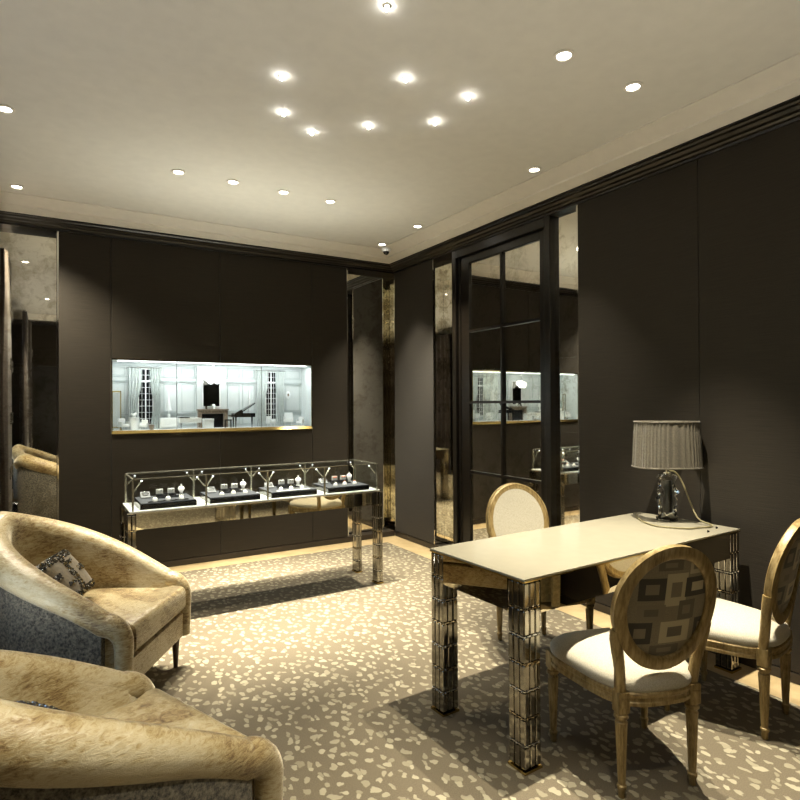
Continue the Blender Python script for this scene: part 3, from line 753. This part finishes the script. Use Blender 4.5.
# the cord hangs from the neck, runs along the table edge
LM = (Matrix.Translation((LX, LY, .757)) @ Matrix.Rotation(R(-29), 4, 'Z')).inverted()
pts = [Vector(p) for p in ((LX + .012, LY - .010, 1.045), (LX + .040, LY - .028, 1.035), (LX + .066, LY - .052, .98), (LX + .062, LY - .100, .88), (LX + .040, LY - .165, .79), (LX + .055, LY - .235, .7635), (-.185, -3.672, .7625), (-.255, -3.652, .7625), (-.315, -3.638, .7625), (-.385, -3.555, .7625), (-.400, -3.485, .7625), (-.352, -3.378, .7625), (-.275, -3.285, .7625), (-.205, -3.225, .7625))]
def spline(P, k=8):
    out = []
    for i in range(len(P) - 1):
        p0, p1, p2, p3 = P[max(i-1, 0)], P[i], P[i+1], P[min(i+2, len(P)-1)]
        for j in range(k):
            t = j / k
            out.append(.5*((2*p1) + (p2-p0)*t + (2*p0-5*p1+4*p2-p3)*t*t + (3*p1-p0-3*p2+p3)*t**3))
    return out + [P[-1]]
MB().tube([LM @ p for p in spline(pts)], .0045, 8).build('lamp_cord', M['cord'], lp, smooth=True)
for k, (x, y, lab) in enumerate(((-.290, -3.728, 'small black cable clip on the desk, left one of the two'), (-.165, -3.700, 'small black cable clip on the desk, closer to its right corner'))):
    tag(MB().loft([[Vector((-.016, -.008, 0)), Vector((.016, -.003, 0)), Vector((.010, .010, 0))], [Vector((-.010, -.004, .008)), Vector((.010, -.001, .008)), Vector((.006, .006, .008))]]).build('cable_clip', M['black'], loc=(x, y, .757)), lab, 'cable clip', 'cable clips on the desk')

# ------------------------------------------------------------------ oval back chairs
def seat_outline(s=1.0, n=48):
    pts = []
    # rounded trapezoid: front wide with a bowed edge, back narrow and curved
    for i in range(n):
        t = 2*PI*i/n
        c, s_ = math.cos(t), math.sin(t)
        x = math.copysign(abs(c)**.5, c); y = math.copysign(abs(s_)**.5, s_)
        wd = .178 + .094 * (y + 1) / 2
        yy = (.240 if y > 0 else .222) * y + (.022 * (1 - x*x) if y > 0 else -.018 * (1 - x*x))
        pts.append((wd * x * s, yy * s))
    return pts
def make_chair(label, loc, rz):
    t = thing('oval_back_chair', label, 'chair', (*loc, 0), rz, 'oval back chairs around the desk')
    O = lambda s, z: [Vector((p[0]*s, p[1]*s, z)) for p in seat_outline()]
    MB().loft([O(.965, .334), O(1.0, .338), O(1.0, .350), O(.985, .354), O(.985, .366), O(1.005, .370), O(1.01, .382), O(.985, .388)]).build('seat_frame', M['gilt'], t, smooth=True, angle=30)
    MB().loft([O(.985, .388), O(1.0, .398), O(1.0, .412), O(.975, .426), O(.90, .440), O(.75, .453), O(.5, .461), O(.2, .464)]).build('seat_cushion', M['cream'], t, smooth=True, angle=80)
    prof = [(.010, 0), (.013, .004), (.014, .030), (.0175, .036), (.0175, .046), (.0125, .050), (.014, .06), (.0165, .12), (.0195, .20), (.0225, .272), (.0225, .277), (.019, .281), (.019, .288), (.026, .294), (.026, .304), (.021, .308), (.021, .314)]
    for lx, ly, rake in ((-.220, .190, 0), (.220, .190, 0), (-.150, -.195, 0), (.150, -.195, 0)):
        M_ = Matrix.Translation((lx, ly, 0)) @ Matrix.Shear('XY', 4, (0, -rake / .35)) if False else Matrix.Translation((lx, ly, 0))
        lg = MB().lathe(prof, seg=48, M=M_, flutes=(6, 9, 12)).build('leg', M['gilt'], t, smooth=True, angle=50)
        b = MB().cbox((lx, ly, .350), (.046, .046, .076)); b.build('corner_block', M['gilt'], lg, bevel=.003)
        sgn = 1 if ly > 0 else -1
        b = MB()
        for q in (.016, .009): b.cbox((lx, ly + sgn*.024, .350), (q*2, .004 + (.016 - q)*.3, q*2))
        b.build('rosette', M['gilt'], lg, bevel=.002)
    # reclined back: x across, z up in the back's own frame
    tilt = R(11)
    bk = MB()
    A, C_, ZC = .208, .236, .282
    nn = 72; rings = []
    cur = lambda x: .55 * x * x
    for i in range(nn):
        a = 2*PI*i/nn; ca, sa = math.cos(a), math.sin(a)
        ring = []
        for (dr, dy) in ((0, -.010), (.004, -.017), (-.006, -.019), (-.022, -.020), (-.038, -.019), (-.046, -.012), (-.046, .010), (-.040, .016), (-.026, .018), (-.018, .014), (-.008, .018), (0, .012)):
            x = (A + dr) * ca; z = ZC + (C_ + dr) * sa
            ring.append(Vector((x, dy + cur(x), z)))
        rings.append(ring)
    bk.loft(rings, ringclosed=True)
    fr = bk.build('back_frame', M['gilt'], t, smooth=True, angle=50, loc=(0, -.205, .425), rot=(tilt, 0, 0))
    for s in (-1, 1):
        path = [(s*.150, .004, -.075), (s*.154, .006, -.02), (s*.160, .010, .04), (s*.172, .014, .10), (s*.186, .018, .16), (s*.194, .020, .20)]
        rr = []
        for k, p in enumerate(path):
            hw = (.022, .019, .018, .020, .020, .012)[k]; hy = .018
            rr.append([Vector((p[0] + hw*u, p[1] + hy*v, p[2])) for u, v in ((-1, -.5), (-.5, -1), (.5, -1), (1, -.5), (1, .5), (.5, 1), (-.5, 1), (-1, .5))])
        MB().loft(rr).build('back_post', M['gilt'], t, smooth=True, angle=60, loc=(0, -.205, .425), rot=(tilt, 0, 0))
    def disc(y0, dome, sgn, ins=.042):
        rg = []
        for k in range(7):
            f = 1 - k / 6 * .98
            ring = []
            for i in range(nn):
                a = 2*PI*i/nn; x = (A - ins) * f * math.cos(a); z = (C_ - ins) * f * math.sin(a)
                ring.append(Vector((x, y0 + sgn * dome * (1 - f*f)**.6 + cur(x), z)))
            rg.append(ring)
        return rg
    MB().loft(disc(.014, .014, 1, .022)).build('front_upholstery', M['cream'], t, smooth=True, angle=80, loc=Matrix.Translation((0, -.205, .425)) @ Matrix.Rotation(tilt, 4, 'X') @ Vector((0, 0, ZC)), rot=(tilt, 0, 0))
    o = MB().loft(disc(-.006, .003, -1)).build('rear_upholstery', M['geo'], t, smooth=True, angle=80, loc=Matrix.Translation((0, -.205, .425)) @ Matrix.Rotation(tilt, 4, 'X') @ Vector((0, 0, ZC)), rot=(tilt, 0, 0))
    o['label'] = 'fabric printed with nested rectangles'
    return t
c1 = make_chair('gilt oval back chair nearest the camera, patterned back fully in view', (-1.275, -3.978), R(-18))
def chair_copy(label, loc, rz):
    c = copy_tree(c1); c['label'] = label; c.location = (*loc, 0); c.rotation_euler = (0, 0, rz); return c
chair_copy('gilt oval back chair at the right edge beside the dark wall', (-.535, -3.97), R(11))
chair_copy('gilt oval back chair behind the desk with cream front facing the room', (-.815, -3.013), R(165))

# ------------------------------------------------------------------ tub armchairs
def make_tub(label, loc, rz):
    t = thing('tub_armchair', label, 'armchair', (*loc, 0), rz, 'champagne velvet tub armchairs')
    a, xf, xs, xb = .336, .330, .045, -.455
    # centreline of the rim in plan, from the -y arm round the back to the +y arm
    plan = []
    nA, nB = 14, 40; rc = .085
    for i in range(nA): plan.append((xf - rc + (xs - xf + rc) * i / nA, -a))
    for i in range(nB + 1):
        th = -PI/2 - PI * i / nB
        plan.append((xs + (xs - xb) * math.cos(th), a * math.sin(th)))
    for i in range(1, nA + 1): plan.append((xs + (xf - rc - xs) * i / nA, a))
    L = [0]
    for p, q in zip(plan, plan[1:]): L.append(L[-1] + math.hypot(q[0]-p[0], q[1]-p[1]))
    def ztop(u):          # u 0..1 from front to back centre: height of the rim's crest
        return .520 + .532 * u - .14 * u * u
    US = [1 - abs(2*l/L[-1] - 1) for l in L]
    RD = [.052 + .026 * smooth01(u / .75) for u in US]
    zs_ = [ztop(u) - r_ for u, r_ in zip(US, RD)]
    def front(s):
        pts = []
        for z in (.170, .24, .31, .37): pts.append((xf, s*a, z))
        for k in range(1, 7):
            an = PI/2 * k / 7
            pts.append((xf - rc + rc*math.cos(an), s*a, .38 + (zs_[0] - .38) * math.sin(an)))
        return pts
    P = front(-1) + [(p[0], p[1], z) for p, z in zip(plan, zs_)] + front(1)[::-1]
    rr = [.035, .037, .039, .041] + [.043 + .0018*k for k in range(6)]
    rl = rr + RD + rr[::-1]
    MB().tube(P, rl, 20).build('rolled_rim', M['velvet'], t, smooth=True, angle=80)
    # inner lining
    def nrm(i):
        p, q = plan[max(i-1, 0)], plan[min(i+1, len(plan)-1)]
        dx, dy = q[0]-p[0], q[1]-p[1]; l = math.hypot(dx, dy); return (dy/l, -dx/l)     # towards the outside
    n = len(plan); c0 = (-.0, 0)
    def off(i, d):
        nx, ny = nrm(i)
        if nx*(plan[i][0] - xs) + ny*plan[i][1] < 0: nx, ny = -nx, -ny
        return plan[i][0] + nx*d, plan[i][1] + ny*d
    inn = []
    for i in range(n):
        x0, y0 = off(i, -RD[i] * .985); x1, y1 = off(i, -.080); x2, y2 = off(i, -.072)
        inn.append([Vector((x2, y2, .17)), Vector((x1, y1, .38)), Vector((x1*.6 + x0*.4, y1*.6 + y0*.4, .38 + (zs_[i]-.38)*.55)), Vector((x0, y0, zs_[i])), Vector((plan[i][0], plan[i][1], zs_[i] + .02)), Vector((plan[i][0], plan[i][1], .17))])
    full = []
    for i in range(n):
        x0, y0 = off(i, -1); ux, uy = x0 - plan[i][0], y0 - plan[i][1]        # unit vector inwards
        arc = []
        for k in range(15):
            an = PI * (k / 14 * 1.45)
            d = RD[i] * 1.006 * math.cos(an); arc.append(Vector((plan[i][0] + ux*d, plan[i][1] + uy*d, zs_[i] + RD[i] * 1.006 * math.sin(an))))
        full.append(inn[i][:3] + arc)
    lb = MB().loft(full, closed=False, caps=False)
    for e_ in (0, -1):
        q = [Vector((xf, math.copysign(a - .040, p.y), min(p.z, z_))) for p, z_ in zip(inn[e_], (.17, .34, .36, .38, .38, .17))]
        lb.loft([q, inn[e_]])
    lb.build('inner_lining', M['velvet'], t, smooth=True, angle=75)
    ext = []
    for i in range(n):
        x0, y0 = off(i, RD[i] * .62); x1, y1 = off(i, .040); x2, y2 = off(i, .022)
        ext.append([Vector((x2, y2, .165)), Vector((x1, y1, .21)), Vector((x0, y0, zs_[i] - .03)), Vector((plan[i][0], plan[i][1], zs_[i] - .02)), Vector((plan[i][0], plan[i][1], .165))])
    o = MB().loft(ext).build('outer_panel', M['boucle'], t, smooth=True, angle=70); o['label'] = 'grey woven outer panel'
    def inner_poly(d, xfront):
        pl = [off(i, -d) for i in range(n)]
        return [(xfront, math.copysign(a - .050, pl[0][1]) * (1 - max(d - .066, 0) * 1.5))] + pl + [(xfront, math.copysign(a - .050, pl[-1][1]) * (1 - max(d - .066, 0) * 1.5))]
    def ring(d, xfr, z): return [Vector((p[0], p[1], z)) for p in inner_poly(d, xfr)]
    MB().loft([ring(.06, .330, .168), ring(.045, .345, .178), ring(.045, .345, .298), ring(.06, .330, .308)]).build('seat_base', M['velvet'], t, smooth=True, angle=40)
    MB().loft([ring(.085, .330, .318), ring(.072, .352, .326), ring(.066, .362, .345), ring(.066, .362, .420), ring(.072, .354, .440), ring(.090, .335, .452), ring(.115, .300, .458)]).build('seat_cushion', M['velvet'], t, smooth=True, angle=60)
    for lx, ly in ((.300, .300), (.300, -.300), (-.25, .20), (-.25, -.20)):
        MB().lathe([(.011, 0), (.012, .01), (.021, .15), (.026, .172)], (lx, ly, 0), 16).build('leg', M['walnut'], t, smooth=True)
    return t
def tub_copy(src, label, loc, rz):
    c = copy_tree(src); c['label'] = label; c.location = (*loc, 0); c.rotation_euler = (0, 0, rz); return c
A1 = make_tub('champagne velvet tub armchair further away, beside the display case', (-3.079, -2.222), R(-32.5))
A2 = tub_copy(A1, 'champagne velvet tub armchair at the bottom left, nearest the camera', (-3.164, -3.717), R(21.3))

def pillow(label, loc, rot, w=.30, h=.20):
    t = thing('beaded_pillow', label, 'pillow', loc, 0, 'beaded pillows on the armchairs'); t.rotation_euler = rot
    k = 16; top = []; 
    vs = []; fs = []
    for s in (1, -1):
        for i in range(k + 1):
            for j in range(k + 1):
                u, v = i/k*2 - 1, j/k*2 - 1
                th = .048 * ((1 - u**4) * (1 - v**4)) ** .5
                pin = 1 - .05 * (u*u*v*v) 
                vs.append(Vector((u*w/2*pin, v*h/2*pin, s*th)))
    q = (k + 1) ** 2
    for s in (0, 1):
        for i in range(k):
            for j in range(k):
                a = s*q + i*(k+1) + j; fs.append((a, a + 1, a + k + 2, a + k + 1))
    b = MB().add(vs, fs); b.build('cover', M['pillow'], t, smooth=True, angle=80)
    b = MB(); random.seed(5)
    th = lambda u, v: .048 * max((1 - u**4) * (1 - v**4), 0) ** .5
    for (u0, u1, v0, v1) in ((-.95, .95, .66, .95), (-.95, .95, -.95, -.72), (-.16, .10, -.7, .66), (-.92, -.62, .0, .22), (.38, .92, -.12, .12), (.12, .4, .34, .5), (-.6, -.2, -.42, -.28)):
        for q_ in range(int(420 * (u1-u0) * (v1-v0))):
            u, v = random.uniform(u0, u1), random.uniform(v0, v1)
            b.sphere((u*w/2, v*h/2, th(u, v) + .001), random.uniform(.0035, .0065), 6, 4, mi=random.choice((0, 0, 0, 0, 1, 2)))
    tag(b.build('beadwork', [M['bead'], M['brass'], M['silver']], t, smooth=True), kind='stuff')
    return t
def frame(u, v):
    u = Vector(u).normalized(); n = u.cross(Vector(v)).normalized(); v = n.cross(u)
    return Matrix((u, v, n)).transposed().to_euler()
pillow('olive pillow with dark beaded bands leaning in the further armchair', (-3.198, -2.225, .597), frame((.38, .925, 0), (-.59, .20, .786)), .34, .25)
pillow('beaded pillow mostly hidden behind the arm of the nearest armchair', (-3.225, -3.80, .572), frame((-.50, .86, 0), (-.62, -.36, .69)), .34, .25)

# ------------------------------------------------------------------ ceiling lights
def downlight(label, x, y, power, size=66, grp='recessed ceiling downlights', blend=.75):
    t = thing('downlight', label, 'ceiling light', (x, y, CZ), 0, grp)
    b = MB().lathe([(.036, -.001), (.046, -.001), (.047, -.006), (.034, -.009), (.031, -.003)], seg=28); b.build('trim_ring', M['cornice'], t, smooth=True)
    MB().lathe([(.001, -.0045), (.030, -.0045), (.030, -.003), (.001, -.003)], seg=24).build('lens', M['lampglow'], t)
    ld = bpy.data.lights.new('spot', 'SPOT'); ld.energy = power; ld.spot_size = R(size); ld.spot_blend = blend; ld.shadow_soft_size = .018; ld.color = (1, .92, .74)
    lo = bpy.data.objects.new('spot_beam', ld); COL.objects.link(lo); lo.parent = t; lo.location = (0, 0, -.03)
    return t
PW = 230
rowlab = ['far left of the row above the display case', 'second from left in the row above the display case', 'third from left in the row above the display case', 'right end of the row above the display case']
for (x, y), l in zip(((-2.504, -1.384), (-2.138, -1.392), (-1.762, -1.38), (-1.381, -1.374)), rowlab): downlight('round recessed downlight, ' + l, x, y, PW * 2.4, 57)
downlight('round recessed downlight at the left edge of the picture, higher one', -3.46, -1.81, PW)
downlight('round recessed downlight above the left mirror of the back wall', -3.45, -.52, PW * 1.5, 115)
downlight('round recessed downlight in the corner next to the dome camera', -.43, -.505, PW * 1.0)
downlight('round recessed downlight near the right cornice just in front of the corner', -.449, -1.18, PW * 1.9, 80)
downlight('round recessed downlight near the right cornice above the mirrored door', -.452, -2.637, PW * .4)
downlight('round recessed downlight over the desk, left of the pair at upper right', -1.265, -3.665, PW * 1.7, 60)
downlight('round recessed downlight over the desk, right of the pair at upper right', -.768, -3.653, PW * 2.8, 60)
downlight('added round recessed downlight above the nearest armchair, outside the frame', -3.25, -4.3, PW * 1.5)  # unseen lamp added to brighten the nearest armchair
downlight('added round recessed downlight behind the camera over the carpet', -2.5, -5.15, PW * 1.3)  # unseen lamp added to light the camera end and the armchair's outer side
starlab = ['topmost, at the upper edge of the picture', 'left one beside the row of three', 'brightest in the middle below the topmost', 'right of the middle one', 'directly below the left one', 'lowest of the cluster', 'between the lowest and the rightmost low one', 'rightmost of the low three']
for (x, y), l in zip(((-2.117, -3.538), (-2.305, -2.849), (-1.783, -3.137), (-1.418, -3.157), (-2.174, -2.516), (-1.955, -2.385), (-1.708, -2.617), (-1.410, -2.848)), starlab):
    t = thing('crystal_ceiling_light', 'tiny sparkling crystal ceiling light, ' + l, 'ceiling light', (x, y, CZ), 0, 'crystal ceiling lights')
    MB().lathe([(.001, 0), (.016, 0), (.016, -.004), (.009, -.006)], seg=16).build('setting', M['chrome'], t, smooth=True)
    MB().sphere((0, 0, -.011), .010, 8, 5).build('crystal', M['starglow'], t)
dm = thing('dome_camera', 'small white dome security camera on the ceiling in the corner', 'security camera', (-.335, -.42, CZ))
MB().lathe([(.045, 0), (.046, -.03), (.042, -.045), (.03, -.046)], seg=24).build('housing', M['white'], dm, smooth=True)
MB().sphere((0, 0, -.045), .032, 18, 10).build('dome', M['black'], dm, smooth=True)

# unseen uplighters added behind the camera and beside the armchairs to brighten the ceiling
def uplighter(label, x, y, power, col=(1, .93, .78), size=150):
    t = thing('added_uplighter', label, 'added lamp', (x, y, 0.002))
    MB().lathe([(.085, 0), (.085, .012), (.07, .018), (.065, .20), (.072, .205), (.072, .22), (.062, .22), (.060, .19), (.001, .19)], seg=28).build('housing', M['black'], t, smooth=True)
    MB().lathe([(.001, .20), (.058, .20), (.058, .204), (.001, .204)], seg=24).build('lens', M['lampglow'], t)
    ld = bpy.data.lights.new('uplight', 'SPOT'); ld.energy = power; ld.spot_size = R(size); ld.spot_blend = 1; ld.shadow_soft_size = .05; ld.color = col
    o = bpy.data.objects.new('uplight_beam', ld); COL.objects.link(o); o.parent = t; o.location = (0, 0, .24); o.rotation_euler = (PI, 0, 0)
uplighter('added black floor uplighter behind the camera near the front door', -2.2, -6.0, 100)
uplighter('added black floor uplighter by the dark wall at the camera end of the room', -1.25, -6.15, 64)
uplighter('added black floor uplighter between the two tub armchairs', -3.58, -3.05, 60, (.95, .97, 1.0))

# lamp inside the miniature salon (the strip at its top); lights added inside the case
def area(name, parent, loc, rot, sx, sy, power, color, spread=180):
    ld = bpy.data.lights.new(name, 'AREA'); ld.shape = 'RECTANGLE'; ld.size = sx; ld.size_y = sy; ld.energy = power; ld.color = color; ld.spread = R(spread)
    o = bpy.data.objects.new(name, ld); COL.objects.link(o); o.parent = parent; o.location = loc; o.rotation_euler = rot; return o
area('salon_lamp', ms, ((NX0 + NX1)/2, .05, NZ1 - Z - .022), (R(18), 0, 0), NX1 - NX0 - .1, .02, 10.5, (.97, 1.0, .99))
area('added_ceiling_glow', dc, (0, 0, .80), (PI, 0, 0), 1.7, .34, 8, (1, .95, .82), 70)  # upward light added to make the glow on the ceiling
area('added_case_light', dc, (0, -.20, .945), (R(38), 0, 0), 1.6, .01, .22, (.95, .98, 1.0), 120)  # strip light added for the trays, besides the small spot bulbs

# daylight outside
wd = bpy.data.worlds.new('sky'); S.world = wd; wd.use_nodes = True; nt = wd.node_tree
bg = nt.nodes['Background']; sky = nt.nodes.new('ShaderNodeTexSky'); sky.sky_type = 'NISHITA'; sky.sun_elevation = R(25); sky.sun_rotation = R(80); sky.sun_disc = False
nt.links.new(sky.outputs[0], bg.inputs[0]); bg.inputs[1].default_value = .5

# ------------------------------------------------------------------ camera
f, yaw, pit, rol, cx, cy = 588.124, 1.0271451, .0069054, -.0051295, -3.28088, -5.548715
fw = Vector((math.cos(yaw)*math.cos(pit), math.sin(yaw)*math.cos(pit), math.sin(pit)))
r = Vector((math.sin(yaw), -math.cos(yaw), 0)); u = r.cross(fw)
r2 = r*math.cos(rol) + u*math.sin(rol); u2 = -r*math.sin(rol) + u*math.cos(rol)
cd = bpy.data.cameras.new('camera'); cd.sensor_width = 36; cd.lens = 36 * f / 800; cd.clip_start = .02
co = bpy.data.objects.new('camera', cd); COL.objects.link(co)
mw = Matrix((r2, u2, -fw)).transposed().to_4x4(); mw.translation = (cx, cy, 1.44); co.matrix_world = mw
S.camera = co
vs = S.view_settings; vs.view_transform = 'Standard'; vs.look = 'None'; vs.gamma = 1; vs.use_curve_mapping = False; vs.exposure = 0
S.cycles.use_denoising = True; S.cycles.sample_clamp_indirect = 4; S.cycles.caustics_refractive = False
S.cycles.max_bounces = 14; S.cycles.transparent_max_bounces = 24; S.cycles.glossy_bounces = 8
